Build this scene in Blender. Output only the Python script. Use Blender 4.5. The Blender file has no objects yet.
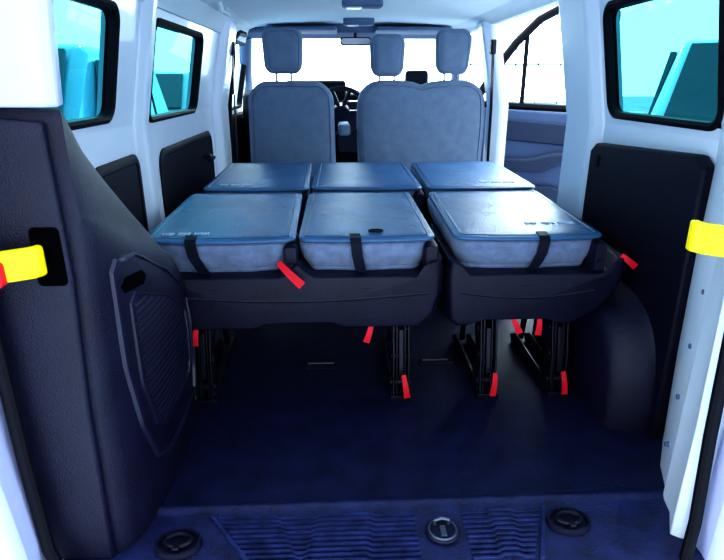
import bpy, math, random
from mathutils import Vector, Matrix
random.seed(3)
sc=bpy.context.scene
col=sc.collection
# ------------------------------------------------------------ materials
def mat(name,c,rough=.5,metal=0,bump=0,scale=60,var=0,vscale=8,spec=.5,sheen=0,coat=0,fold=0,fscale=9):
    m=bpy.data.materials.new(name); m.use_nodes=True
    nt=m.node_tree; p=nt.nodes['Principled BSDF']
    p.inputs['Base Color'].default_value=(*c,1); p.inputs['Roughness'].default_value=rough
    p.inputs['Metallic'].default_value=metal; p.inputs['Specular IOR Level'].default_value=spec
    p.inputs['Sheen Weight'].default_value=sheen; p.inputs['Coat Weight'].default_value=coat
    tc=nt.nodes.new('ShaderNodeTexCoord')
    last=None
    if fold:
        n=nt.nodes.new('ShaderNodeTexNoise'); n.inputs['Scale'].default_value=fscale; n.inputs['Detail'].default_value=2
        nt.links.new(tc.outputs['Object'],n.inputs['Vector'])
        last=nt.nodes.new('ShaderNodeBump'); last.inputs['Strength'].default_value=fold; last.inputs['Distance'].default_value=.03
        nt.links.new(n.outputs['Fac'],last.inputs['Height']); nt.links.new(last.outputs['Normal'],p.inputs['Normal'])
    if bump:
        n=nt.nodes.new('ShaderNodeTexNoise'); n.inputs['Scale'].default_value=scale; n.inputs['Detail'].default_value=4
        nt.links.new(tc.outputs['Object'],n.inputs['Vector'])
        b=nt.nodes.new('ShaderNodeBump'); b.inputs['Strength'].default_value=bump; b.inputs['Distance'].default_value=.01
        if last: nt.links.new(last.outputs['Normal'],b.inputs['Normal'])
        nt.links.new(n.outputs['Fac'],b.inputs['Height']); nt.links.new(b.outputs['Normal'],p.inputs['Normal'])
    if var:
        n2=nt.nodes.new('ShaderNodeTexNoise'); n2.inputs['Scale'].default_value=vscale; n2.inputs['Detail'].default_value=5
        nt.links.new(tc.outputs['Object'],n2.inputs['Vector'])
        r=nt.nodes.new('ShaderNodeValToRGB')
        r.color_ramp.elements[0].position=.3; r.color_ramp.elements[1].position=.7
        r.color_ramp.elements[0].color=(*[x*(1-var) for x in c],1); r.color_ramp.elements[1].color=(*[min(1,x*(1+var)) for x in c],1)
        nt.links.new(n2.outputs['Fac'],r.inputs['Fac']); nt.links.new(r.outputs['Color'],p.inputs['Base Color'])
    return m
def glassmat(name,tint,refl=.08):
    m=bpy.data.materials.new(name); m.use_nodes=True; nt=m.node_tree; nt.nodes.clear()
    o=nt.nodes.new('ShaderNodeOutputMaterial'); mx=nt.nodes.new('ShaderNodeMixShader')
    t=nt.nodes.new('ShaderNodeBsdfTransparent'); t.inputs['Color'].default_value=(*tint,1)
    g=nt.nodes.new('ShaderNodeBsdfGlossy'); g.inputs['Roughness'].default_value=.03
    mx.inputs[0].default_value=refl
    nt.links.new(t.outputs[0],mx.inputs[1]); nt.links.new(g.outputs[0],mx.inputs[2]); nt.links.new(mx.outputs[0],o.inputs[0])
    return m
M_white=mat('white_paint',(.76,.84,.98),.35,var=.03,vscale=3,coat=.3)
M_white_shaded=mat('white_paint_shaded',(.50,.54,.82),.4,var=.04,vscale=3,coat=.2)  # same white body paint, with lavender shade put into the base colour
M_head=mat('headliner',(.80,.90,.95),.85,bump=.1,scale=200)
M_black=mat('black_plastic',(.009,.009,.031),.40,bump=.3,scale=300,var=.2,spec=.42)
M_grille=mat('grille_plastic',(.016,.016,.045),.32,spec=.6)
M_slot=mat('deep_black_slot',(.0008,.0008,.002),.9,spec=.05)
M_panel=mat('black_panel_board',(.004,.004,.018),.55,bump=.2,scale=220,var=.4,vscale=60,spec=.3)
M_arch=mat('wheel_arch_plastic',(.008,.008,.032),.42,bump=.3,scale=260,var=.3,vscale=60,spec=.45)
M_rub=mat('black_rubber',(.004,.004,.010),.6,spec=.25)
M_floor=mat('rubber_floor',(.009,.0115,.05),.52,bump=.3,scale=140,var=.35,vscale=14,spec=.38)
M_sill=mat('sill_plastic',(.013,.017,.07),.45,bump=.25,scale=120,var=.45,vscale=18,spec=.4)
M_tread=mat('tread_plastic',(.021,.03,.11),.42,bump=.25,scale=120,var=.5,vscale=22,spec=.4)
M_back=mat('seat_back_vinyl',(.062,.155,.31),.26,bump=.3,scale=160,var=.15,vscale=6,fold=.18,fscale=5)
M_fab=mat('seat_fabric_grey',(.19,.245,.385),.9,bump=.5,scale=300,var=.15,vscale=40,sheen=.2,fold=1.0,fscale=8)
M_front=mat('front_seat_fabric',(.19,.26,.38),.9,bump=.4,scale=260,var=.08,vscale=20,sheen=.2,fold=.3,fscale=6)
M_belt=mat('belt_webbing',(.006,.008,.024),.6,bump=.2,scale=500,spec=.3)
M_metal=mat('dark_metal',(.012,.013,.03),.35,metal=.3)
M_chrome=mat('steel',(.4,.42,.5),.3,metal=1)
M_steeld=mat('dull_steel',(.16,.18,.25),.4,metal=.8)
M_red=mat('red_tag',(.75,.006,.03),.6,bump=.2,scale=400)
M_yel=mat('yellow_plastic',(.85,.70,.004),.35)
M_print=mat('label_print',(.7,.8,.95),.6)
M_seam=mat('seam_vinyl',(.05,.11,.21),.4)
M_grey=mat('grey_plastic',(.12,.18,.30),.6,bump=.1)
M_card=mat('door_card_plastic',(.07,.11,.22),.6,bump=.1)
M_cardd=mat('door_card_dark_plastic',(.02,.035,.08),.6,bump=.1)
M_dash=mat('dashboard_plastic',(.006,.008,.02),.6,bump=.2,spec=.25)
M_tint=glassmat('tinted_glass',(.05,.23,.26))
M_clear=glassmat('clear_glass',(.85,.97,1.0),.04)
M_ground=mat('asphalt_light',(.36,.39,.45),.9,bump=.2,scale=5,var=.15,vscale=1)
M_car=mat('car_paint_blue',(.25,.6,.8),.25,coat=.6)
M_carw=mat('car_paint_pale',(.55,.75,.85),.25,coat=.6)
M_carglass=mat('car_window_dark',(.03,.10,.13),.08)
M_tyre=mat('tyre',(.01,.01,.012),.8)
M_lamp=mat('lamp_lens',(.7,.75,.8),.2)
M_fence=mat('fence_metal',(.35,.42,.48),.5)
M_hedge=mat('hedge_leaves',(.02,.06,.05),.9,bump=1,scale=20,var=.5,vscale=6)
M_bld=mat('building_wall',(.35,.42,.5),.8,var=.1)
# ------------------------------------------------------------ builder
def rr(w,h,r,n=6):
    r=max(1e-4,min(r,w/2-1e-4,h/2-1e-4)); pts=[]
    for cx,cy,a0 in ((w/2-r,h/2-r,0),(-w/2+r,h/2-r,90),(-w/2+r,-h/2+r,180),(w/2-r,-h/2+r,270)):
        for i in range(n+1):
            a=math.radians(a0+90*i/n); pts.append((cx+r*math.cos(a),cy+r*math.sin(a)))
    return pts
def rrd(w,h,r,n=6,m=6,bow=0):
    pts=rr(w,h,r,n); out=[]
    k=len(pts)
    for i in range(k):
        a=pts[i]; c=pts[(i+1)%k]; out.append(a)
        if (i+1)%(n+1)==0:
            for j in range(1,m): out.append((a[0]+(c[0]-a[0])*j/m,a[1]+(c[1]-a[1])*j/m))
    if bow:
        out=[(x,y-bow*(1-(2*x/w)**2)*(1 if y<0 else 0)*min(1,abs(y)/(h/2))) for x,y in out]
    return out
class B:
    def __init__(s): s.v=[]; s.f=[]
    def rings(s,rs,cap0=True,cap1=True,closed=False,open_=False):
        b=len(s.v); n=len(rs[0])
        for r in rs: s.v+= [tuple(p) for p in r]
        k=len(rs); rng=k if closed else k-1
        for i in range(rng):
            for j in range(n-1 if open_ else n):
                a=b+i*n+j; c=b+i*n+(j+1)%n; d=b+((i+1)%k)*n+(j+1)%n; e=b+((i+1)%k)*n+j
                s.f.append((a,c,d,e))
        if not closed:
            if cap0: s.f.append(tuple(b+j for j in reversed(range(n))))
            if cap1: s.f.append(tuple(b+(k-1)*n+j for j in range(n)))
        return s
    def box(s,lo,hi):
        x0,y0,z0=lo;x1,y1,z1=hi
        return s.rings([[(x0,y0,z0),(x1,y0,z0),(x1,y1,z0),(x0,y1,z0)],[(x0,y0,z1),(x1,y0,z1),(x1,y1,z1),(x0,y1,z1)]])
    def cyl(s,p0,p1,r,n=16,r1=None):
        return s.tube([p0,p1],[r,r if r1 is None else r1],n)
    def tube(s,pts,r,n=10,closed=False):
        P=[Vector(p) for p in pts]; k=len(P)
        if not isinstance(r,(list,tuple)): r=[r]*k
        rs=[]; up=None
        for i in range(k):
            if closed: t=(P[(i+1)%k]-P[i-1])
            else: t=P[min(i+1,k-1)]-P[max(i-1,0)]
            t.normalize()
            if up is None:
                up=Vector((0,0,1)) if abs(t.z)<.9 else Vector((1,0,0))
            a=t.cross(up)
            if a.length<1e-4: a=t.orthogonal()
            a.normalize(); bb=a.cross(t).normalized(); up=bb if not closed else up
            rs.append([tuple(P[i]+r[i]*(a*math.cos(q*2*math.pi/n)+bb*math.sin(q*2*math.pi/n))) for q in range(n)])
        return s.rings(rs,closed=closed)
    def strip(s,pts,wv,th):
        P=[Vector(p) for p in pts]; wv=Vector(wv); rs=[]
        for i in range(len(P)):
            t=(P[min(i+1,len(P)-1)]-P[max(i-1,0)]).normalized(); n=t.cross(wv).normalized()*th/2
            rs.append([tuple(P[i]-wv/2-n),tuple(P[i]+wv/2-n),tuple(P[i]+wv/2+n),tuple(P[i]-wv/2+n)])
        return s.rings(rs)
    def slab(s,cx,cy,w,l,r,levels,slope=0,n=6,taper=0,bow=0,wob=0,caps=True):
        rs=[]
        for ins,z in levels:
            ring=[]
            for a,b in rrd(w-2*ins,l-2*ins,max(.004,r-ins),n,10,bow):
                sx=1-taper*(b/l+.5)
                wz=wob*(math.sin(a*41+cx*9+z*25)*.7+math.sin(a*83+cx*5-z*40)*.4)
                ring.append((cx+a*sx,cy+b+wz,z+slope*(b+l/2)-abs(wz)*.5))
            rs.append(ring)
        return s.rings(rs,cap0=caps,cap1=caps)
    def slab_y(s,cx,cz,w,h,r,levels,fx=None,n=8,lean=0,fz=None):
        rs=[]
        for ins,y in levels:
            ring=[]
            for a,b in (rrd(w-2*ins,h-2*ins,max(.004,r-ins),n,10) if fz else rr(w-2*ins,h-2*ins,max(.004,r-ins),n)):
                k=fx(b/h+.5) if fx else 1
                zz=fz(a/w)*max(0,b/h+.1) if fz else 0
                ring.append((cx+a*k,y+lean*(b+h/2),cz+b+zz))
            rs.append(ring[::-1])
        return s.rings(rs[::-1])
    def slab_x(s,cy,cz,l,h,r,levels,n=8):
        rs=[[(x,cy+a,cz+b) for a,b in rr(l-2*ins,h-2*ins,max(.004,r-ins),n)] for ins,x in levels]
        return s.rings(rs)
    def prism(s,pts,axis,a,b):
        def P(p,t):
            if axis=='x': return (t,p[0],p[1])
            if axis=='y': return (p[0],t,p[1])
            return (p[0],p[1],t)
        return s.rings([[P(p,a) for p in pts],[P(p,b) for p in pts]])
    def build(s,name,m,parent=None,bevel=0,subd=0,label=None,cat=None,group=None,kind=None,ang=35,seg=2,solid=0):
        import bmesh
        me=bpy.data.meshes.new(name)
        if parent is not None: o=Vector(parent['o'])
        elif kind=='structure': o=Vector((0,0,0))
        else:
            xs=[p[0] for p in s.v];ys=[p[1] for p in s.v];zs=[p[2] for p in s.v]
            o=Vector(((min(xs)+max(xs))/2,(min(ys)+max(ys))/2,min(zs)))
        me.from_pydata([tuple(Vector(p)-o) for p in s.v],[],s.f)
        bm=bmesh.new(); bm.from_mesh(me); bmesh.ops.recalc_face_normals(bm,faces=bm.faces); bm.to_mesh(me); bm.free()
        me.materials.append(m)
        for p in me.polygons: p.use_smooth=True
        me.set_sharp_from_angle(angle=math.radians(ang))
        ob=bpy.data.objects.new(name,me); col.objects.link(ob)
        if parent is not None: ob.parent=parent
        else: ob.location=o
        ob['o']=tuple(o)
        if bevel:
            md=ob.modifiers.new('bev','BEVEL'); md.width=bevel; md.segments=seg; md.limit_method='ANGLE'; md.angle_limit=math.radians(30)
        if subd:
            md=ob.modifiers.new('sub','SUBSURF'); md.levels=subd; md.render_levels=subd
        if label: ob['label']=label
        if cat: ob['category']=cat
        if group: ob['group']=group
        if kind: ob['kind']=kind
        return ob
def thing(name,loc,label,cat,group=None,kind=None):
    e=bpy.data.objects.new(name,None); e.empty_display_size=.1; col.objects.link(e); e.location=loc; e['o']=tuple(loc)
    if kind: e['kind']=kind
    e['label']=label
    e['category']=cat
    if group: e['group']=group
    return e
def interp(tab,t):
    if t<=tab[0][0]: return tab[0][1]
    for (a,x),(c,y) in zip(tab,tab[1:]):
        if t<=c: return x+(y-x)*(t-a)/(c-a)
    return tab[-1][1]
# ------------------------------------------------------------ shell
YF=4.75
def W(z): return .87 if z<=.9 else .87-.2*(z-.9)
def wall(name,s,cells_y,cells_z,holes,m=M_white):
    b=B()
    for i in range(len(cells_y)-1):
        for j in range(len(cells_z)-1):
            y0,y1,z0,z1=cells_y[i],cells_y[i+1],cells_z[j],cells_z[j+1]
            ym,zm=(y0+y1)/2,(z0+z1)/2
            if any(h[0]<ym<h[1] and h[2]<zm<h[3] for h in holes): continue
            k=len(b.v)
            for (y,z) in ((y0,z0),(y1,z0),(y1,z1),(y0,z1)): b.v.append((s*W(z),y,z))
            for (y,z) in ((y0,z0),(y1,z0),(y1,z1),(y0,z1)): b.v.append((s*(W(z)+.05),y,z))
            b.f+= [(k,k+1,k+2,k+3),(k+7,k+6,k+5,k+4),(k,k+4,k+5,k+1),(k+1,k+5,k+6,k+2),(k+2,k+6,k+7,k+3),(k+3,k+7,k+4,k)]
    return b.build(name,m,kind='structure',label='white painted van body side with window openings')
zl=[-.05,.3,.6,.75,.86,.88,.90,.93,1.1,1.25,1.26,1.29,1.30,1.33,1.37,1.41]
wall('wall_left',-1,[1.07,1.2,1.93,2.30,3.10,3.4,3.95,4.62,YF],zl,[(1.2,1.93,.93,1.26),(2.30,3.10,.90,1.26),(3.95,4.62,.86,1.30)])
wall('wall_right',1,[1.30,1.47,2.1,2.46,3.56,3.74,4.6,YF],zl,[(1.47,2.1,.93,1.29),(2.46,3.56,0,1.37),(3.74,4.6,.0,1.37)])
b=B(); b.box((-.87,1.2,-.05),(.87,YF,0)); b.build('floor',M_floor,kind='structure',label='dark blue ribbed rubber load floor mat')
b=B(); rs=[]
for y in (1.0,1.05,YF-.35,YF-.3):
    r=[]
    for i in range(13):
        t=-1+2*i/12; r.append((t*.775,y,1.395+.03*(1-t*t)))
    for i in range(12,-1,-1):
        t=-1+2*i/12; r.append((t*.82,y,1.45+.03*(1-t*t)))
    rs.append(r)
b.rings(rs); b.build('ceiling',M_head,kind='structure',label='pale fabric headliner of the van roof')
for i,s in enumerate((-1,1)):
    b=B(); rs=[]
    zb_=1.30 if s<0 else 1.355
    for y in (1.08,YF-.35):
        rs.append([(s*.815,y,zb_),(s*.775,y,zb_),(s*.765,y,max(1.34,zb_+.01)),(s*.735,y,1.385),(s*.68,y,1.405),(s*.68,y,1.42),(s*.815,y,1.42)])
    b.rings(rs); b.build('trim_%d'%(i+1),M_head,kind='structure',label='moulded headliner edge along the roof rail')
b=B(); b.box((-.87,YF,-.05),(.87,YF+.05,.8)); b.build('wall_front',M_dash,kind='structure',label='dark bulkhead below the windscreen')
b=B(); b.prism([(YF-.4,1.37),(YF-.3,1.33),(YF-.24,1.36),(YF-.3,1.45),(YF-.4,1.45)],'x',-.8,.8)
b.build('trim_3',M_grey,kind='structure',bevel=.01,label='grey header strip above the windscreen')
for i,s in enumerate((-1,1)):
    b=B(); b.tube([(s*.88,YF+.3,.85),(s*.84,YF,1.1),(s*.78,YF-.3,1.36)],.05,12)
    b.build('trim_%d'%(4+i),M_grey,kind='structure',label='windscreen pillar cover')
def window(n,s,y0,y1,z0,z1,gm,r=.05,frame=True,label='tinted side window in a black rubber frame'):
    cy,cz=(y0+y1)/2,(z0+z1)/2; l,h=y1-y0,z1-z0
    e=thing('window_%d'%n,(s*W(z0),cy,z0),label,'window',kind='structure')
    g=B(); g.rings([[(s*(W(cz+bb)+.02),cy+a,cz+bb) for a,bb in rr(l,h,r)]],cap1=False); g.f=[tuple(range(len(g.v)))]
    g.build('pane',gm,e)
    f=B(); rs=[]
    for ins,dx in ((-.010,.03),(-.010,-.006),(.002,-.010),(.012,-.004),(.014,.03)):
        ring=[]
        for a,bb in rr(l-2*ins,h-2*ins,max(.01,r-ins)):
            z=cz+bb; ring.append((s*(W(z)+dx),cy+a,z))
        rs.append(ring)
    f.rings(rs,closed=True); f.build('window_frame',M_rub,e)
    return e
window(1,-1,1.2,1.93,.93,1.26,M_tint)
window(2,-1,2.30,3.10,.90,1.26,M_tint)
window(3,-1,3.95,4.62,.86,1.30,M_clear,label='clear front door window in black seal')
window(4,1,1.47,2.1,.93,1.29,M_tint)
e=thing('window_5',(0,YF,.85),'wide clear windscreen','window',kind='structure')
g=B(); g.v=[(-.85,YF+.33,.84),(.85,YF+.33,.84),(.78,YF-.3,1.38),(-.78,YF-.3,1.38)]; g.f=[(0,1,2,3)]; g.build('pane',M_clear,e)
def wpanel(name,s,y0,y1,z0,z1,label,r=.06,d=.006,m=M_panel):
    b=B(); cy,cz=(y0+y1)/2,(z0+z1)/2
    b.slab_x(cy,cz,y1-y0,z1-z0,r,[(0,s*.869),(0,s*(.869-d)),(.012,s*(.869-d-.006)),(.03,s*(.869-d-.006)),(.035,s*(.869-d-.001)),(.06,s*(.869-d-.002))])
    return b.build(name,m,kind=None,label=label,cat='wall panel')
wpanel('wall_panel',-1,1.72,2.13,.2,.80,'dark moulded side panel below the window',.05)
dp=wpanel('door_panel',-1,2.38,3.40,.2,.78,'dark sliding door inner panel with handle recess',.08)
wpanel('door_panel',-1,3.9,4.7,.2,.82,'dark front door card',.08)
b=B(); b.tube([(-.86,3.26,.62),(-.83,3.26,.64),(-.83,3.14,.66),(-.86,3.14,.66)],.012,8); b.build('handle',M_black,dp,label='black inner pull handle')
def pillar(name,s,y0,y1,d,z0,z1,label,m=M_white):
    b=B(); rs=[]
    for z in (z0,.4,.7,.9,1.1,z1):
        z=max(z,z0)
        x=W(z); rs.append([(s*(x+.03),y0-.02,z),(s*(x-.0),y0-.02,z),(s*(x-d),y0+.02,z),(s*(x-d),y1-.02,z),(s*x,y1+.02,z),(s*(x+.03),y1+.02,z)])
    rs=[r for i,r in enumerate(rs) if i==0 or r[0][2]>rs[i-1][0][2]+1e-4]
    b.rings(rs); return b.build(name,m,kind='structure',bevel=.012,label=label)
pillar('trim_6',-1,2.15,2.25,.030,.0,1.38,'white painted body pillar between the side windows')
pillar('trim_7',-1,3.52,3.80,.05,.0,1.38,'white painted body pillar behind the front door')
pillar('trim_8',1,2.16,2.44,.04,.0,1.38,'white painted rear pillar of the sliding door opening')
pillar('trim_9',1,3.57,3.73,.05,.0,1.38,'white painted centre pillar of the van')
b=B(); b.tube([(-.845,3.875,.05),(-.845,3.87,.7),(-.83,3.87,.9),(-.79,3.87,1.15),(-.775,3.90,1.30),(-.765,4.05,1.345),(-.765,4.3,1.35)],.02,8); b.build('trim_10',M_rub,kind='structure',label='curved black rubber seal round the front door')
# ---- left rear quarter trim
e=thing('quarter_trim_panel',(-.74,1.4,0),'large black moulded rear quarter trim with ribbed vent grille','trim panel')
secs=[(1.065,[(-.665,0),(-.66,.4),(-.645,.71),(-.65,.80),(-.652,.90),(-.655,.98),(-.80,.985)]),
(1.075,[(-.648,0),(-.645,.4),(-.628,.73),(-.630,.82),(-.632,.92),(-.632,1.0),(-.83,1.01)]),
(1.10,[(-.632,0),(-.632,.4),(-.618,.73),(-.626,.81),(-.636,.91),(-.640,.99),(-.83,1.0)]),
(1.17,[(-.612,0),(-.612,.4),(-.604,.69),(-.624,.79),(-.645,.88),(-.660,.955),(-.85,.97)]),
(1.27,[(-.603,0),(-.597,.4),(-.596,.65),(-.628,.75),(-.66,.84),(-.69,.905),(-.866,.92)]),
(1.45,[(-.602,0),(-.588,.4),(-.597,.59),(-.64,.68),(-.685,.75),(-.725,.81),(-.866,.83)]),
(1.58,[(-.610,0),(-.594,.36),(-.608,.53),(-.655,.61),(-.705,.68),(-.755,.73),(-.866,.75)]),
(1.66,[(-.622,0),(-.61,.35),(-.625,.50),(-.675,.57),(-.725,.63),(-.775,.68),(-.866,.70)]),
(1.705,[(-.65,0),(-.64,.34),(-.655,.47),(-.70,.54),(-.75,.59),(-.80,.64),(-.866,.66)]),
(1.72,[(-.70,0),(-.69,.32),(-.70,.44),(-.74,.50),(-.78,.55),(-.82,.60),(-.866,.62)])]
def dens(pl,m=5):
    P=[pl[0]]+pl+[pl[-1]]; o=[]
    for i in range(1,len(P)-2):
        for j in range(m):
            t=j/m; q=[]
            for k in (0,1):
                p0,p1,p2,p3=P[i-1][k],P[i][k],P[i+1][k],P[i+2][k]
                q.append(.5*((2*p1)+(-p0+p2)*t+(2*p0-5*p1+4*p2-p3)*t*t+(-p0+3*p1-3*p2+p3)*t**3))
            o.append(tuple(q))
    o.append(pl[-1]); return o
b=B(); rs=[]
for y,p in secs:
    xo=-.866 if y>1.2 else -.86
    pp=dens(p[:-1])+[p[-1]]
    rs.append([(x,y,z) for x,z in pp]+[(xo,y,p[-1][1]),(xo,y,0)])
b.rings(rs); b.build('trim_body',M_black,e,ang=50)
def xf(y,z):
    tab=[]
    for yy,p in secs:
        tab.append((yy,interp([(q[1],q[0]) for q in p[:-1]],z)))
    return interp(tab,y)
def conform(pts,dx): return [(xf(y,z)+dx,y,z) for y,z in pts]
def densp(pts,m=6):
    o=[]
    for i,p in enumerate(pts):
        q=pts[(i+1)%len(pts)]
        for j in range(m): o.append((p[0]+(q[0]-p[0])*j/m,p[1]+(q[1]-p[1])*j/m))
    return o
def scl(pts,k):
    cy=sum(p[0] for p in pts)/len(pts); cz=sum(p[1] for p in pts)/len(pts)
    return [(cy+(y-cy)*k,cz+(z-cz)*k) for y,z in pts]
outl=densp([(1.13,.67),(1.15,.695),(1.24,.685),(1.42,.59),(1.56,.49),(1.62,.43),(1.635,.18),(1.61,.12),(1.32,.11),(1.22,.15),(1.17,.27),(1.14,.45)])
b=B(); b.rings([conform(scl(outl,k),dx) for k,dx in ((1.02,-.004),(1.005,.008),(.975,.009),(.955,-.003))],cap0=False,cap1=False)
b.build('panel_surround',M_grille,e)
gq=densp([(1.19,.575),(1.215,.595),(1.40,.52),(1.53,.445),(1.555,.415),(1.56,.25),(1.53,.215),(1.30,.205),(1.24,.24),(1.20,.37)],5)
b=B()
def span(z):
    ys=[]
    for (ya,za),(yb2,zb2) in zip(gq,gq[1:]+gq[:1]):
        if (za-z)*(zb2-z)<=0 and za!=zb2: ys.append(ya+(yb2-ya)*(z-za)/(zb2-za))
    return (min(ys)+.012,max(ys)-.012) if len(ys)>=2 else None
for i in range(22):
    z=.222+i*.0165; sp_=span(z)
    if not sp_ or sp_[1]-sp_[0]<.03: continue
    pts=[sp_[0]+(sp_[1]-sp_[0])*k/8 for k in range(9)]
    b.rings([[(xf(y,z)-.003,y,z-.005),(xf(y,z)+.005,y,z-.0045),(xf(y,z)+.0035,y,z+.002),(xf(y,z)-.003,y,z+.004)] for y in pts])
b.build('vent_grille',M_grille,e)
b=B(); b.rings([conform(scl(gq,k),dx) for k,dx in ((1.04,-.006),(1.025,.006),(.985,.006),(.97,-.003))],cap0=False,cap1=False); b.build('grille_surround',M_grille,e)
b=B(); pk=densp([(1.16,.63),(1.18,.645),(1.26,.635),(1.28,.615),(1.26,.602),(1.17,.612)],3); b.rings([conform(pk,-.004),conform(pk,.004),conform(scl(pk,.85),.005)]); b.build('trim_pocket',M_slot,e)
b=B(); b.slab_y(-.685,.735,.055,.115,.01,[(0,1.05),(.0,1.040),(.004,1.038)]); b.build('strap_slot',M_slot,e)
# ---- right board + wheel arch + D pillar
b=B(); b.prism([(1.44,0.0),(2.14,0.0),(2.14,.80),(2.10,.83),(1.50,.86),(1.45,.83)],'x',.825,.866)
b.build('side_lining_board',M_panel,bevel=.008,label='black hardboard lining on the load bay side',cat='wall panel')
b=B(); b.slab_x(2.07,.77,.04,.045,.008,[(0,.826),(0,.821),(.004,.819)]); b.build('cover_cap',M_rub,label='small square black plastic cap on the lining',cat='cap')
b=B(); rs=[]
prof=dens([(1.475,.0),(1.477,.10),(1.49,.20),(1.53,.29),(1.60,.35),(1.72,.38),(1.95,.385),(2.12,.35),(2.20,.26),(2.24,.14),(2.25,.0)],3)
cyy=1.87
for x,k in ((.824,1.06),(.822,1.05),(.812,1.03),(.795,1.01),(.77,.99),(.74,.96),(.715,.915),(.700,.85)):
    rs.append([(x,cyy+(y-cyy)*min(1.02,k),z*k) for y,z in prof])
b.rings(rs); b.build('wheel_arch_cover',M_arch,label='black moulded wheel arch cover on the floor',cat='wheel arch cover',ang=60)
b=B(); rs=[]
for z,A,Bq,C in ((-.05,(.85,1.42),(.735,1.20),(.665,1.06)),(.3,(.85,1.44),(.745,1.21),(.67,1.06)),(.6,(.852,1.45),(.755,1.22),(.665,1.06)),(.85,(.86,1.46),(.765,1.23),(.655,1.06)),(1.1,(.82,1.42),(.74,1.22),(.645,1.06)),(1.4,(.77,1.36),(.70,1.2),(.60,1.06))):
    rs.append([(A[0],A[1],z),((A[0]+Bq[0])/2-.012,(A[1]+Bq[1])/2,z),(Bq[0],Bq[1],z),(Bq[0]-.018,Bq[1]-.012,z),((Bq[0]+C[0])/2+.004,(Bq[1]+C[1])/2,z),(C[0],C[1],z),(C[0]+.02,1.045,z),(.93,1.045,z),(.93,A[1],z)])
b.rings(rs); pr=b.build('wall_rear_right',M_white,kind='structure',label='white painted rear corner pillar with clips',bevel=.004)
for z in (.10,.25,.40,.55,.68):
    b=B(); x=.742+.03*z; b.cyl((x+.030,1.275,z),(x+.013,1.278,z),.007,12); b.build('trim_clip',M_grey,label='small round plug in the white pillar',cat='clip',group='clips on the rear pillar')
b=B(); rs=[]
for z,x in ((1.005,-.625),(1.1,-.618),(1.2,-.608),(1.3,-.597),(1.42,-.58)):
    rs.append([(x,1.06,z),(x-.02,1.045,z),(-.93,1.045,z),(-.93,1.16,z),(x-.09,1.18,z),(x-.02,1.12,z)])
b.rings(rs); b.build('wall_rear_left',M_white_shaded,kind='structure',bevel=.006,label='white painted rear corner pillar, lavender shade in its colour')
b=B(); b.box((-.93,.99,1.40),(.93,1.06,1.5)); b.build('wall_rear_top',M_white,kind='structure',label='white roof edge over the tailgate opening')
b=B(); b.prism([(.98,1.50),(.6,1.80),(-.35,2.02),(-.55,1.98),(-.55,1.93),(-.35,1.95),(.6,1.72),(.96,1.44)],'x',-.9,.9); b.build('door_1',M_white,bevel=.02,kind='structure',label='raised white tailgate hinged above the load opening')
def seal(name,pts,label):
    b=B(); b.tube(pts,.014,10); b.build(name,M_rub,label=label,cat='door seal')
seal('door_seal',[(-.79,1.022,1.38),(-.80,1.015,1.0),(-.80,1.01,.6),(-.795,1.005,.3),(-.785,1.0,.08),(-.75,.985,-.02)],'black rubber tailgate opening seal')
seal('door_seal',[(.60,1.028,1.38),(.643,1.028,1.0),(.672,1.028,.6),(.680,1.025,.3),(.682,1.01,.08),(.66,.985,-.02)],'black rubber tailgate opening seal')
b=B(); b.prism([(-1.0,-.3),(-.82,-.3),(-.80,.1),(-.82,.35),(-.83,1.4),(-1.0,1.4)],'y',.93,1.04); b.build('wall_corner_left',M_white_shaded,kind='structure',bevel=.02,label='white painted outer body corner')
b=B(); b.prism([(.70,-.3),(1.0,-.3),(1.0,1.4),(.655,1.4),(.70,.9),(.715,.35),(.71,.1)],'y',.96,1.045); b.build('wall_corner_right',M_white_shaded,kind='structure',bevel=.02,label='white painted outer body corner')
b=B(); b.prism([(-.86,0),(-.67,0),(-.665,.4),(-.65,.7),(-.655,.98),(-.86,1.0)],'y',1.042,1.064); b.build('corner_cover',M_black,bevel=.006,label='black plastic cover along the tailgate frame',cat='trim panel')
# sill plate
e=thing('sill_scuff_plate',(.02,1.08,0),'dark blue moulded plastic loading sill with ribs','sill plate')
b=B(); rs=[]
for i in range(17):
    x0=-.79+1.58*i/16; c=.012*(1-(x0/.79)**2)
    rs.append([(x0,1.205,-.06),(x0,1.205,.010),(x0,1.192,.013),(x0,1.176-c*.3,.002),(x0,1.0-c,-.004),(x0,.95-c,-.02),(x0,.92-c,-.05),(x0,.92-c,-.2)])
b.rings(rs); b.build('plate',M_sill,e,bevel=.004)
def plateau(b,pts,h=.007):
    b.rings([[(x,y,-.003) for x,y in pts],[(x,y,h) for x,y in pts]])
def zig(b,x0,x1,y,wd,steps,h=.006):
    top=[]; cur=0; top.append((x0,y))
    for sx,dy in steps:
        top.append((sx-.006,y+cur)); cur+=dy; top.append((sx+.006,y+cur))
    top.append((x1,y+cur))
    bot=[(x,yy-wd) for x,yy in top][::-1]
    plateau(b,top+bot,h)
b1=B(); b2=B()
for k in range(10):
    y1=1.160-.016*k; a=.011*k
    zig(b1,-.45+a,.045,y1,.0075,[(-.30+a*.6,-.008),(-.20-a*.3,.008),(-.06-a*.2,-.008)])
    zig(b2,.165,.37-a*.6,y1-.008,.0075,[(.235,.008),(.30-a*.2,-.008)])
plateau(b1,[(-.465,1.165),(-.475,1.165),(-.345,.995),(-.335,.995)]); plateau(b2,[(.382,1.165),(.392,1.165),(.33,.995),(.32,.995)])
b1.build('tread_pattern',M_tread,e,bevel=.001); b2.build('tread_pattern',M_tread,e,bevel=.001)
e=thing('tailgate_latch',(.107,1.085,.004),'round steel ringed tailgate latch striker','latch')
b=B(); b.cyl((.107,1.085,.003),(.107,1.085,.013),.042,28); b.build('latch_base',M_black,e,bevel=.003)
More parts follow.
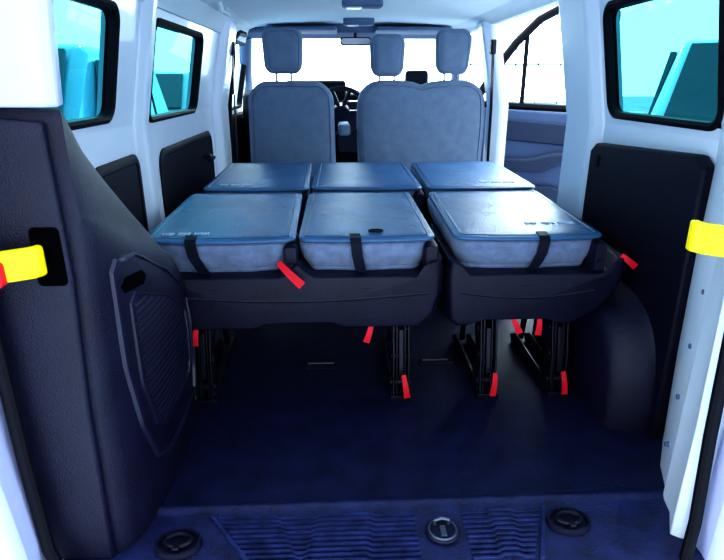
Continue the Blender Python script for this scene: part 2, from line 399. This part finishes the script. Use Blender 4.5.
b=B(); b.tube([(.107+.034*math.cos(a*math.pi/14),1.085+.034*math.sin(a*math.pi/14),.014) for a in range(28)],.003,8,closed=True)
b.build('latch_ring',M_steeld,e)
b=B(); b.tube([(.090,1.102,.012),(.090,1.102,.026),(.107,1.104,.030),(.124,1.102,.026),(.124,1.102,.012)],.005,8)
b.prism([(.100,1.060),(.114,1.060),(.114,1.095),(.100,1.095)],'z',.012,.018); b.build('striker',M_steeld,e,bevel=.001)
for (x,y) in ((-.53,1.075),(.43,1.105)):
    e=thing('tie_down_ring',(x,y,.004),'black folding cargo lashing ring in an oval recess','lashing ring')
    b=B(); rs=[]
    for k,z in ((1.25,.001),(1.2,.012),(1.05,.013),(.98,.004)):
        rs.append([(x+.045*k*math.cos(a*math.pi/12),y+.035*k*math.sin(a*math.pi/12),z) for a in range(24)])
    b.rings(rs,cap0=False); b.build('recess_bezel',M_black,e)
    b=B(); b.tube([(x+.03*math.cos(a*math.pi/10),y+.02*math.sin(a*math.pi/10)+.004,.014) for a in range(20)],.005,8,closed=True); b.build('ring',M_metal,e)
    b=B(); b.box((x-.008,y-.03,.006),(x+.008,y-.008,.02)); b.build('hinge',M_metal,e,bevel=.003)
for x,y in ((-.21,1.96),(.24,1.97)):
    b=B(); b.slab(x,y,.13,.05,.012,[(0,0),(0,.006),(.004,.008),(.012,.008),(.014,.003)]); b.build('floor_anchor_plate',M_grille,label='flat black seat anchor plate on the floor',cat='anchor plate',group='floor anchor plates')
def ystrap(pts,label,tag=None):
    e=thing('pull_strap',pts[0],label,'strap')
    b=B()
    b.strip(pts,(0,0,.060),.018); b.build('band',M_yel,e,bevel=.008,seg=4)
    if tag:
        b=B(); b.slab_y(tag[0],tag[1],.04,.050,.012,[(0,tag[2]+.01),(0,tag[2]-.010),(.003,tag[2]-.013)]); b.build('button',M_red,e,label='red end button')
        b=B(); b.slab_y(tag[0]+.008,tag[1]-.006,.014,.012,.003,[(0,tag[2]-.010),(0,tag[2]-.0145)]); b.build('button_mark',M_print,e,label='small white mark')
ystrap([(-.69,1.030,.735),(-.692,1.018,.735),(-.70,1.006,.735),(-.72,.998,.734),(-.76,.99,.730),(-.82,.985,.722)],'bright yellow bent plastic pull strap with red button',(-.757,.722,.980))
ystrap([(.555,1.040,.765),(.552,1.025,.765),(.562,1.012,.764),(.59,1.004,.761),(.64,.998,.753),(.74,.995,.742)],'bright yellow bent plastic pull strap')
# ------------------------------------------------------------ folding seats
def tagpart(e,x,y,z,tilt=.4,l=.05,w=.022):
    b=B(); R=Matrix.Rotation(tilt,4,'Y')@Matrix.Rotation(-.3,4,'X')
    def P(px,t): return tuple(Vector((x,y,z))+R@Vector((px,-.012*math.sin(t*2.4),-l/2+t*l*1.35)))
    rs=[]
    for i in range(7):
        t=i/6; ww=w/2*(1-.30*t)
        a=P(-ww,t); c=P(ww,t); n=Vector((0,.0016,0))
        rs.append([tuple(Vector(a)-n),tuple(Vector(c)-n),tuple(Vector(c)+n),tuple(Vector(a)+n)])
    b.rings(rs)
    b.build('release_tag',M_red,e,label='bright red fabric release strap')
def foldseat(name,backs,base,legs,y0,z0,L,slope,label,tags,group,belts=(),prints=(),bl=0,br=0,hook=None):
    cx=(base[0]+base[1])/2
    e=thing(name,(cx,y0+.3,0),label,'seat',group)
    zt=z0
    for bi,(x0,x1) in enumerate(backs):
        w=x1-x0; c=(x0+x1)/2
        b=B()
        lv=[(.006,zt-.012),(.001,zt-.010),(0,zt-.006),(.002,zt-.001),(.006,zt+.001),(.05,zt+.004),(.10,zt+.006),(.19,zt+.007)]
        b.slab(c,y0+L/2,w,L,.035,lv,slope,taper=.04,bow=.018); b.build('backrest',M_back,e,ang=60)
        b=B(); b.slab(c,y0+L/2,w,L,.035,[(.020,zt+.000),(.020,zt+.0030),(.0225,zt+.0040),(.025,zt+.0040),(.027,zt+.003),(.027,zt+.000)],slope,taper=.04,bow=.018,caps=False); b.build('seam',M_seam,e)
        if bi<len(prints) and prints[bi]:
            px,dy,wd=prints[bi]
            b=B(); n=15; st=wd/n; hh=.022; t_=.0035
            for i in range(n):
                if i in (4,9): continue
                xx=px+i*st; k=i%4
                zz=zt+.0055+slope*(dy+.01)+.0015*min(1,dy/.1)
                def bar(xa,ya,xb,yb): b.box((xx+xa*st,y0+dy+ya*hh,zz-.004),(xx+xb*st,y0+dy+yb*hh,zz+.0012))
                bar(0,0,.2,1)
                if k!=1: bar(0,.82,.68,1)
                if k in (0,2): bar(0,0,.68,.18)
                if k in (2,3): bar(0,.42,.6,.58)
                if k==1: bar(.5,0,.7,1); bar(0,.42,.7,.58)
            b.build('printed_marking',M_print,e)
        if hook==bi:
            b=B(); zz=zt+.007+slope*.06
            b.tube([(c+.03+.022*math.cos(a*math.pi/8),y0+.055+.014*math.sin(a*math.pi/8),zz) for a in range(16)],.003,6,closed=True)
            b.build('hook_ring',M_belt,e,label='small black hook ring')
        b=B(); zb=zt-.012
        lv=[(.085,zb-.160),(.066,zb-.148),(.048,zb-.130),(.034,zb-.112),(.025,zb-.096),(.022,zb-.088),(.0245,zb-.085),(.020,zb-.081),(.010,zb-.064),(.003,zb-.044),(-.002,zb-.024),(-.002,zb-.010),(.002,zb-.002),(.014,zb+.002)]
        b.slab(c-.006,y0+L/2+.0,w-.018,L-.012,.06,lv,slope,bow=.018,wob=.0036); b.build('cushion',M_fab,e,ang=70)
        b=B(); b.slab_y(x1-.016,zt-.080,.046,.120,.014,[(0,y0+.14),(0,y0-.004),(.006,y0-.018)],fx=None); b.cyl((x1-.016,y0-.018,zt-.085),(x1-.016,y0-.026,zt-.085),.012,12); b.build('hinge_cover',M_black,e)
        if bi<len(belts):
            bx,sl=belts[bi]
            b=B(); b.strip([(bx-.012*sl,y0+.03,zt+.006),(bx-.01*sl,y0-.012,zt+.003),(bx-.009*sl,y0-.024,zt-.010),(bx-.004*sl,y0-.026,zt-.05),(bx+.006*sl,y0-.014,zt-.09),(bx+.018*sl,y0-.004,zt-.120),(bx+.026*sl,y0-.028,zt-.137),(bx+.03*sl,y0-.040,zt-.155)],(.034,0,0),.003)
            b.build('belt',M_belt,e)
    x0,x1=base; zt2=z0-.114; zb=z0-.292
    gaps=[(backs[i][1]+backs[i+1][0])/2 for i in range(len(backs)-1)]
    def topz(x):
        v=zt2+.002
        for g in gaps: v+=.045*math.exp(-((x-g)/.028)**2)
        return v
    out=[(x0+.03+bl,zb),(x0+.01+bl*.9,zb+.02),(x0+bl*.3,zt2-.03),(x0,zt2+.01),(x0+.006,zt2+.045),(x0+.03,zt2+.040),(x0+.055,zt2+.004)]
    n=28
    out+=[(x0+.06+(x1-x0-.12)*i/n,topz(x0+.06+(x1-x0-.12)*i/n)) for i in range(1,n)]
    out+=[(x1-.055,zt2+.004),(x1-.03,zt2+.045),(x1-.006,zt2+.050),(x1,zt2+.01),(x1-br*.12,zt2-.06),(x1-.01-br*.55,zb+.045),(x1-.04-br,zb)]
    m=(x0+x1-br+bl)/2
    out+=[(m+.16,zb),(m+.11,zb+.018),(m-.11,zb+.018),(m-.16,zb)]
    b=B()
    def sc(k,y,dz=0): return [(m+(x-m)*k,y,(zt2+zb)/2+(z-(zt2+zb)/2)*k+dz) for x,z in out]
    rs=[sc(.91,y0-.040),sc(.955,y0-.036),sc(.985,y0-.024),sc(1,y0-.004),sc(1,y0+.30,.01),sc(.97,y0+.40,.02)]
    b.rings(rs); b.build('seat_base',M_black,e,bevel=.006,seg=2,ang=60)
    b=B(); b.tube([(x0+.04+(x1-x0-.08-br*.5)*i/10,y0-.036,(zt2+zb)/2+.030-.022*math.sin(math.pi*i/10)) for i in range(11)],.006,8); b.build('base_rib',M_black,e)
    b=B(); b.cyl((x0+.05+bl,y0+.1,zb+.01),(x1-.05-br,y0+.1,zb+.01),.018,14); b.build('cross_tube',M_metal,e)
    for lx in legs:
        b=B()
        for d in (-.026,-.014,.014,.026):
            k=.0 if abs(d)>.02 else .012
            b.prism([(y0-.005+k,.02),(y0+.11,.02),(y0+.105,.07),(y0+.075,.12),(y0+.16,zb+.03),(y0+.06,zb+.03),(y0+.015+k,.15),(y0+.01+k,.08)],'x',lx+d-.0035,lx+d+.0035)
        b.cyl((lx-.036,y0+.03,.055),(lx+.036,y0+.03,.055),.012,10); b.cyl((lx-.034,y0+.045,.15),(lx+.034,y0+.045,.15),.013,10)
        b.cyl((lx-.034,y0+.07,.24),(lx+.034,y0+.07,.24),.014,10)
        b.prism([(y0+.01,.09),(y0+.03,.09),(y0+.06,.25),(y0+.04,.25)],'x',lx-.008,lx+.008)
        b.box((lx-.038,y0-.012,0.0),(lx+.038,y0+.13,.022))
        b.build('leg',M_metal,e,bevel=.002)
        b=B()
        for d in (-.03,.03):
            b.prism([(y0+.02,0),(y0+.44,0),(y0+.46,.03),(y0+.40,.06),(y0+.12,.05),(y0+.02,.03)],'x',lx+d-.004,lx+d+.004)
        b.cyl((lx,y0+.42,.03),(lx,y0+.36,zb+.03),.012,10)
        b.build('floor_rail',M_metal,e,bevel=.002)
    for t in tags: tagpart(e,*t)
    return e
Y3=1.70; Z3=.585
foldseat('folding_double_seat',[(-.745,-.270),(-.264,.172)],(-.735,.198),(-.60,.073),Y3,Z3,.63,.04,'double rear seat folded flat with blue-grey panelled backs',
 [(-.60,Y3-.035,.265,.15,.045),(-.045,Y3-.035,.265,.3,.045),(-.275,Y3-.06,.480,-.8,.075,.028),(.085,Y3-.03,.06,-.15,.06),],'rear row folded seats',belts=[(-.575,1.6),(-.075,.8)],prints=[(-.69,.035,.15),None],bl=.03,br=.02,hook=1)
foldseat('folding_single_seat',[(.230,.715)],(.207,.785),(.375,.625),Y3,Z3,.63,.04,'single rear seat folded flat with printed blue-grey back',
 [(.445,Y3-.035,.285,-.45,.045),(.515,Y3-.035,.280,.05,.045),(.385,Y3-.03,.06,.1,.06),(.630,Y3-.03,.06,-.1,.06),(.795,Y3-.025,.50,-.9,.045)],'rear row folded seats',belts=[(.50,-1.2)],prints=[(.49,.11,.17)],br=.12)
Y2=2.48; Z2=.60
foldseat('folding_double_seat',[(-.73,-.262),(-.252,.245)],(-.70,.245),(-.60,.12),Y2,Z2,.68,.03,'double middle seat folded flat in front of rear row',[],'middle row folded seats',prints=[(-.66,.05,.15)])
foldseat('folding_single_seat',[(.265,.76)],(.27,.78),(.42,.66),Y2,Z2,.68,.03,'single middle seat folded flat in front of rear row',[],'middle row folded seats',prints=[(.52,.07,.16)])
# ------------------------------------------------------------ front seats
def headrest(e,x,y,z0,z1,w):
    b=B(); h=z1-z0; f=lambda t:1-.16*(1-t)-.06*t
    b.slab_y(x,(z0+z1)/2,w*1.06,h,.06,[(.03,y+.10),(.01,y+.09),(0,y+.07),(0,y+.03),(.008,y+.010),(.020,y+.002),(.024,y+.005),(.028,y+.001),(.06,y-.004)],fx=f); b.build('headrest',M_front,e,ang=50)
    for d in (-.045,.045):
        b=B(); b.cyl((x+d,y+.05,z0-.06),(x+d,y+.05,z0+.03),.007,8); b.build('headrest_post',M_chrome,e)
def frontseat(name,x0,x1,heads,label,bumps,fz=None):
    c=(x0+x1)/2; w=x1-x0
    e=thing(name,(c,3.8,0),label,'seat')
    tk=.16 if w<.7 else .08
    def fx(t): return 1-tk*max(0,(t-.55)/.45)**2-.05*(1-t)
    h=.60
    for (cx,ww) in bumps:
        b=B()
        b.slab_y(cx,.745,ww,h,.11,[(.05,3.74),(.015,3.725),(0,3.70),(0,3.63),(.008,3.612),(.022,3.602),(.030,3.598),(.034,3.604),(.038,3.598),(.07,3.592),(.12,3.588),(.17,3.586)],fx=fx,n=8,lean=.03,fz=fz)
        b.build('backrest',M_front,e,ang=45)
    b=B(); b.slab(c,3.98,w,.55,.08,[(.03,.32),(0,.34),(0,.42),(.02,.45),(.08,.46)]); b.build('cushion',M_front,e)
    b=B(); b.slab(c,3.98,w*.8,.45,.04,[(0,0),(0,.2),(-.02,.325)]); b.build('seat_base',M_black,e)
    for hx,z0,z1,ww in heads: headrest(e,hx,3.62,z0,z1,ww)
    return e
e=frontseat('driver_seat',-.69,-.13,[(-.45,1.085,1.34,.25)],'grey cloth driver seat with headrest and armrest',[(-.41,.56)])
b=B(); b.slab(-.085,3.80,.075,.34,.03,[(.01,.72),(0,.73),(0,.77),(.01,.785)]); b.build('armrest',M_front,e)
frontseat('passenger_bench_seat',-.01,.80,[(.18,1.07,1.31,.22),(.58,1.085,1.34,.22)],'grey cloth double passenger bench with two headrests',[(.395,.82)],fz=lambda t:-.03*math.exp(-(t/.05)**2)+.01*math.cos(t*4*math.pi)*-1)
# ------------------------------------------------------------ dashboard etc
e=thing('dashboard',(0,4.45,0),'dark moulded dashboard with centre console','dashboard')
b=B(); b.prism([(4.36,.55),(4.33,.84),(4.38,.95),(4.48,.98),(4.74,.95),(4.74,.5)],'x',-.82,.82); b.build('dash_body',M_dash,e,bevel=.02,seg=3)
b=B(); b.slab_y(0,.72,.26,.38,.03,[(0,4.36),(0,4.32),(.01,4.305)]); b.build('centre_console',M_black,e)
b=B(); b.prism([(4.34,.93),(4.38,1.05),(4.5,1.04),(4.55,.93)],'x',-.50,-.06); b.build('instrument_hood',M_dash,e,bevel=.02)
b=B(); b.prism([(4.36,.93),(4.38,1.12),(4.46,1.11),(4.5,.93)],'x',.38,.55); b.build('display',M_dash,e,bevel=.02)
cc=Vector((-.10,4.10,.84))
e=thing('steering_wheel',tuple(cc),'black four-spoke steering wheel','steering wheel')
Rm=Matrix.Rotation(math.radians(-62),3,'X')
b=B()
b.tube([tuple(cc+Rm@Vector((.18*math.cos(a*math.pi/18),.18*math.sin(a*math.pi/18),0))) for a in range(36)],.016,10,closed=True); b.build('rim',M_black,e)
b=B()
for a in (0,180,250,290): b.cyl(tuple(cc),tuple(cc+Rm@Vector((.175*math.cos(math.radians(a)),.175*math.sin(math.radians(a)),0))),.014,8)
b.build('spoke',M_black,e)
b=B(); b.cyl(tuple(cc+Rm@Vector((0,0,-.03))),tuple(cc+Rm@Vector((0,0,.03))),.06,20); b.cyl(tuple(cc),(cc.x,4.28,.78),.03,10); b.build('hub',M_black,e,bevel=.01)
e=thing('rear_view_mirror',(.02,4.3,1.28),'small dark interior rear view mirror','mirror')
b=B(); b.slab_y(.01,1.305,.22,.055,.025,[(0,4.28),(.0,4.26),(.008,4.25)]); b.build('mirror_housing',M_black,e)
b=B(); b.slab_y(.01,1.305,.20,.04,.018,[(0,4.251),(.0,4.248)]); b.build('mirror_glass',M_chrome,e)
b=B(); b.cyl((.01,4.28,1.31),(.01,4.40,1.37),.01,8); b.build('stem',M_black,e)
for x0,x1 in ((-.62,-.12),(.15,.68)):
    b=B(); b.slab((x0+x1)/2,4.27,x1-x0,.17,.03,[(.01,1.372),(0,1.376),(0,1.388),(.01,1.396)],slope=-.1); b.build('sun_visor',M_grey,label='grey folded sun visor under the roof lining',cat='sun visor')
def rooflamp(x,y):
    e=thing('roof_lamp',(x,y,1.39),'small interior roof lamp with clear lens','lamp')
    b=B(); b.slab(x,y,.20,.12,.025,[(.012,1.385),(0,1.392),(0,1.425)]); b.build('lamp_housing',M_grey,e)
    b=B(); b.slab(x-.04,y,.08,.08,.015,[(.006,1.380),(0,1.386)]); b.build('lamp_lens',M_lamp,e)
rooflamp(0,3.05); rooflamp(.02,4.0)
b=B(); b.tube([(-.69,3.0,1.418),(-.68,3.02,1.365),(-.68,3.2,1.365),(-.69,3.22,1.418)],.011,8); b.build('grab_handle',M_head,label='pale grab handle on the roof lining',cat='handle')
for s,yy in ((-1,3.70),(1,3.47)):
    e=thing('seat_belt',(s*.80,yy,.3),'black seat belt hanging from a body pillar','seat belt')
    dx=.0 if s>0 else -.02
    b=B(); b.strip([(s*(.775+dx),yy,1.22),(s*(.785+dx),yy-.01,.9),(s*(.79+dx),yy-.02,.3)],(0,.05,0),.003); b.build('webbing',M_belt,e)
    b=B(); b.slab_x(yy,1.23,.06,.08,.015,[(0,s*(.785+dx)),(0,s*(.765+dx)),(.01,s*(.757+dx))]); b.build('belt_guide',M_black,e)
e=thing('open_front_door',(1.3,4.5,-.1),'open van front door with blue-grey door card and slanted window frame','car door')
hp=Vector((.95,4.72,0)); d=Vector((.92,-.38,0)).normalized(); nn=Vector((d.y,-d.x,0))
def D(u,w,z): p=hp+d*u+nn*w; return (p.x,p.y,z)
def dprism(bb,pts,w0,w1): bb.rings([[D(u,w0,z) for u,z in pts],[D(u,w1,z) for u,z in pts]])
b=B(); dprism(b,[(0,-.15),(.95,-.15),(1.0,.1),(1.0,.82),(0,.86)],-.06,0); b.build('door_shell',M_white,e,bevel=.02)
b=B(); dprism(b,[(.0,-.1),(.9,-.1),(.98,.1),(.98,.80),(.0,.85)],0,.04); b.build('door_card',M_card,e,bevel=.015)
b=B(); dprism(b,[(.30,.60),(.9,.56),(.93,.72),(.28,.76)],.04,.065); b.build('card_insert',M_cardd,e,bevel=.03,seg=3)
b=B(); dprism(b,[(.15,.36),(.6,.36),(.72,.42),(.88,.46),(.88,.53),(.68,.52),(.5,.47),(.15,.46)],.04,.12); b.build('armrest',M_cardd,e,bevel=.025,seg=3)
b=B(); dprism(b,[(.1,-.02),(.85,-.02),(.86,.2),(.7,.26),(.15,.26)],.04,.09); b.build('door_pocket',M_cardd,e,bevel=.02)
b=B(); b.tube([D(.02,-.02,.86),D(.16,-.02,1.10),D(.32,-.02,1.32),D(.48,-.02,1.48),D(.66,-.02,1.57),D(.95,-.02,1.62),D(1.0,-.02,1.5),D(1.0,-.02,.82),],.034,10); b.tube([D(0,-.02,.87),D(1,-.02,.83)],.032,8); b.tube([D(.40,-.02,.84),D(.40,-.02,1.40)],.018,8); b.build('window_frame',M_rub,e)
b=B(); b.v=[D(.02,-.02,.84),D(1.0,-.02,.80),D(1,-.02,1.5),D(.95,-.02,1.60),D(.48,-.02,1.48),D(.16,-.02,1.10)]; b.f=[(0,1,2,3,4,5)]; b.build('pane',M_clear,e)
# ------------------------------------------------------------ outside
G=-.55
b=B(); b.box((-40,-12,G-.1),(40,60,G)); b.build('ground',M_ground,kind='structure',label='pale asphalt parking lot')
def car(x,y,rot,m,label,h=1.75):
    e=thing('parked_car',(x,y,G),label,'car','parked cars')
    e.rotation_euler=(0,0,rot)
    def pt(px,py,pz): return (x+px,y+py,G+pz)
    b=B(); prof=[(-2.2,.35),(-2.25,.6),(-2.2,.95),(-1.2,1.12),(1.9,1.14),(2.15,1.0),(2.22,.6),(2.15,.35)]
    b.rings([[pt(w,py,pz) for py,pz in prof] for w in (-.9,.9)]); b.build('body',m,e,bevel=.12,seg=5)
    b=B(); rs=[]
    for px,k in ((-.84,1),(-.70,.93),(.70,.93),(.84,1)):
        rs.append([pt(px,py,pz) for py,pz in ((-1.35,1.06),(-.45,h if k<1 else 1.3),(1.4,h if k<1 else 1.3),(2.05,1.08))])
    b.rings(rs); b.build('cabin',m,e,bevel=.09,seg=4)
    b=B()
    for s in (-1,1):
        for a0,a1,b0,b1 in ((-.95,-.05,-.40,-.05),(.05,.95,.05,.95),(1.05,1.75,1.05,1.40)):
            xs0=s*.865; xs1=s*.745
            b.rings([[pt(xs0,a0,1.16),pt(xs0,a1,1.16),pt(xs1,b1,h-.11),pt(xs1,b0,h-.11)],[pt(xs0+s*.015,a0,1.16),pt(xs0+s*.015,a1,1.16),pt(xs1+s*.06,b1,h-.11),pt(xs1+s*.06,b0,h-.11)]])
    b.rings([[pt(-.7,-1.30,1.12),pt(.7,-1.30,1.12),pt(.6,-.55,h-.06),pt(-.6,-.55,h-.06)],[pt(-.7,-1.33,1.14),pt(.7,-1.33,1.14),pt(.6,-.58,h-.04),pt(-.6,-.58,h-.04)]])
    b.build('car_window',M_carglass,e)
    for s in (-1,1):
        for wy in (-1.4,1.35):
            b=B(); b.cyl(pt(s*.72,wy,.34),pt(s*.92,wy,.34),.34,24); b.build('wheel',M_tyre,e,bevel=.03)
            b=B(); b.cyl(pt(s*.90,wy,.34),pt(s*.93,wy,.34),.2,16); b.build('hubcap',M_chrome,e,bevel=.01)
        b=B(); b.slab_y(x+s*.68,G+.8,.3,.16,.05,[(0,y-2.15),(0,y-2.24),(.02,y-2.26)]); b.build('headlight',M_lamp,e)
        b=B(); b.slab_y(x+s*1.0,G+1.2,.2,.15,.04,[(0,y-.72),(0,y-.85),(.02,y-.9)]); b.build('wing_mirror',m,e)
car(-2.7,4.9,.1,M_car,'parked blue sport utility car beside the van',1.85)
car(-3.6,12.0,0,M_carw,'parked pale car further along the lot',1.75)
car(4.4,6.3,-.62,M_carw,'parked pale car seen through tinted window',2.0)
e=thing('fence',(4.4,13,G),'metal railing fence behind the lot','fence')
b=B()
for i in range(7):
    b.box((2.8+i*.5,13,G),(2.83+i*.5,13.03,G+3.0))
for zz in (.3,1.1,1.9,2.9): b.box((2.8,13,G+zz),(5.83,13.03,G+zz+.04))
b.build('railing',M_fence,e)
def hedge(x0,y0,dx,dy,n,R,label):
    b=B()
    for i in range(n):
        y=y0+i*dy; x=x0+i*dx+random.uniform(-.2,.2); r=R*random.uniform(.85,1.15)
        rs=[]
        for k in range(1,8):
            t=k/8*math.pi; rs.append([(x+r*math.sin(t)*math.cos(a*math.pi/5)*random.uniform(.85,1.1),y+r*math.sin(t)*math.sin(a*math.pi/5),G+R*.9*(1-math.cos(t))*random.uniform(.95,1.05)) for a in range(10)])
        b.rings(rs)
    b.build('hedge',M_hedge,label=label,cat='hedge',kind='stuff')
hedge(-9,6,0,.9,26,.85,'clipped dark green hedge row along the lot')
hedge(8.5,5.0,.25,1.0,10,1.5,'tall dark green hedge beside the lot')
b=B(); b.box((12,-4,G),(16,7,G+4)); b.build('building',M_bld,label='plain grey-blue low building',cat='building')
# ------------------------------------------------------------ light
w=bpy.data.worlds.new('world'); sc.world=w; w.use_nodes=True
nt=w.node_tree; bg=nt.nodes['Background']; bg.inputs[0].default_value=(.82,.95,1.0,1)
tc=nt.nodes.new('ShaderNodeTexCoord'); sp=nt.nodes.new('ShaderNodeSeparateXYZ'); mr=nt.nodes.new('ShaderNodeMapRange')
nt.links.new(tc.outputs['Generated'],sp.inputs[0]); nt.links.new(sp.outputs['Y'],mr.inputs['Value'])
mr.inputs['From Min'].default_value=-.6; mr.inputs['From Max'].default_value=.8; mr.inputs['To Min'].default_value=1.1; mr.inputs['To Max'].default_value=6.5
nt.links.new(mr.outputs['Result'],bg.inputs[1])
sd=bpy.data.lights.new('sun','SUN'); sd.energy=4; sd.angle=.05; sd.color=(1,.97,.95)
so=bpy.data.objects.new('sun',sd); col.objects.link(so); so.rotation_euler=(math.radians(-50),0,math.radians(10))
sc.view_settings.view_transform='Standard'; sc.view_settings.exposure=0.5
try: sc.view_settings.look='High Contrast'
except Exception: pass
cam=bpy.data.cameras.new('cam'); co=bpy.data.objects.new('camera',cam); col.objects.link(co)
co.location=(-.14,0,1.05); co.rotation_euler=(math.radians(90-19.55),0,math.radians(-2.6))
cam.sensor_width=36; cam.lens=563/724*36; cam.clip_start=.05
sc.camera=co
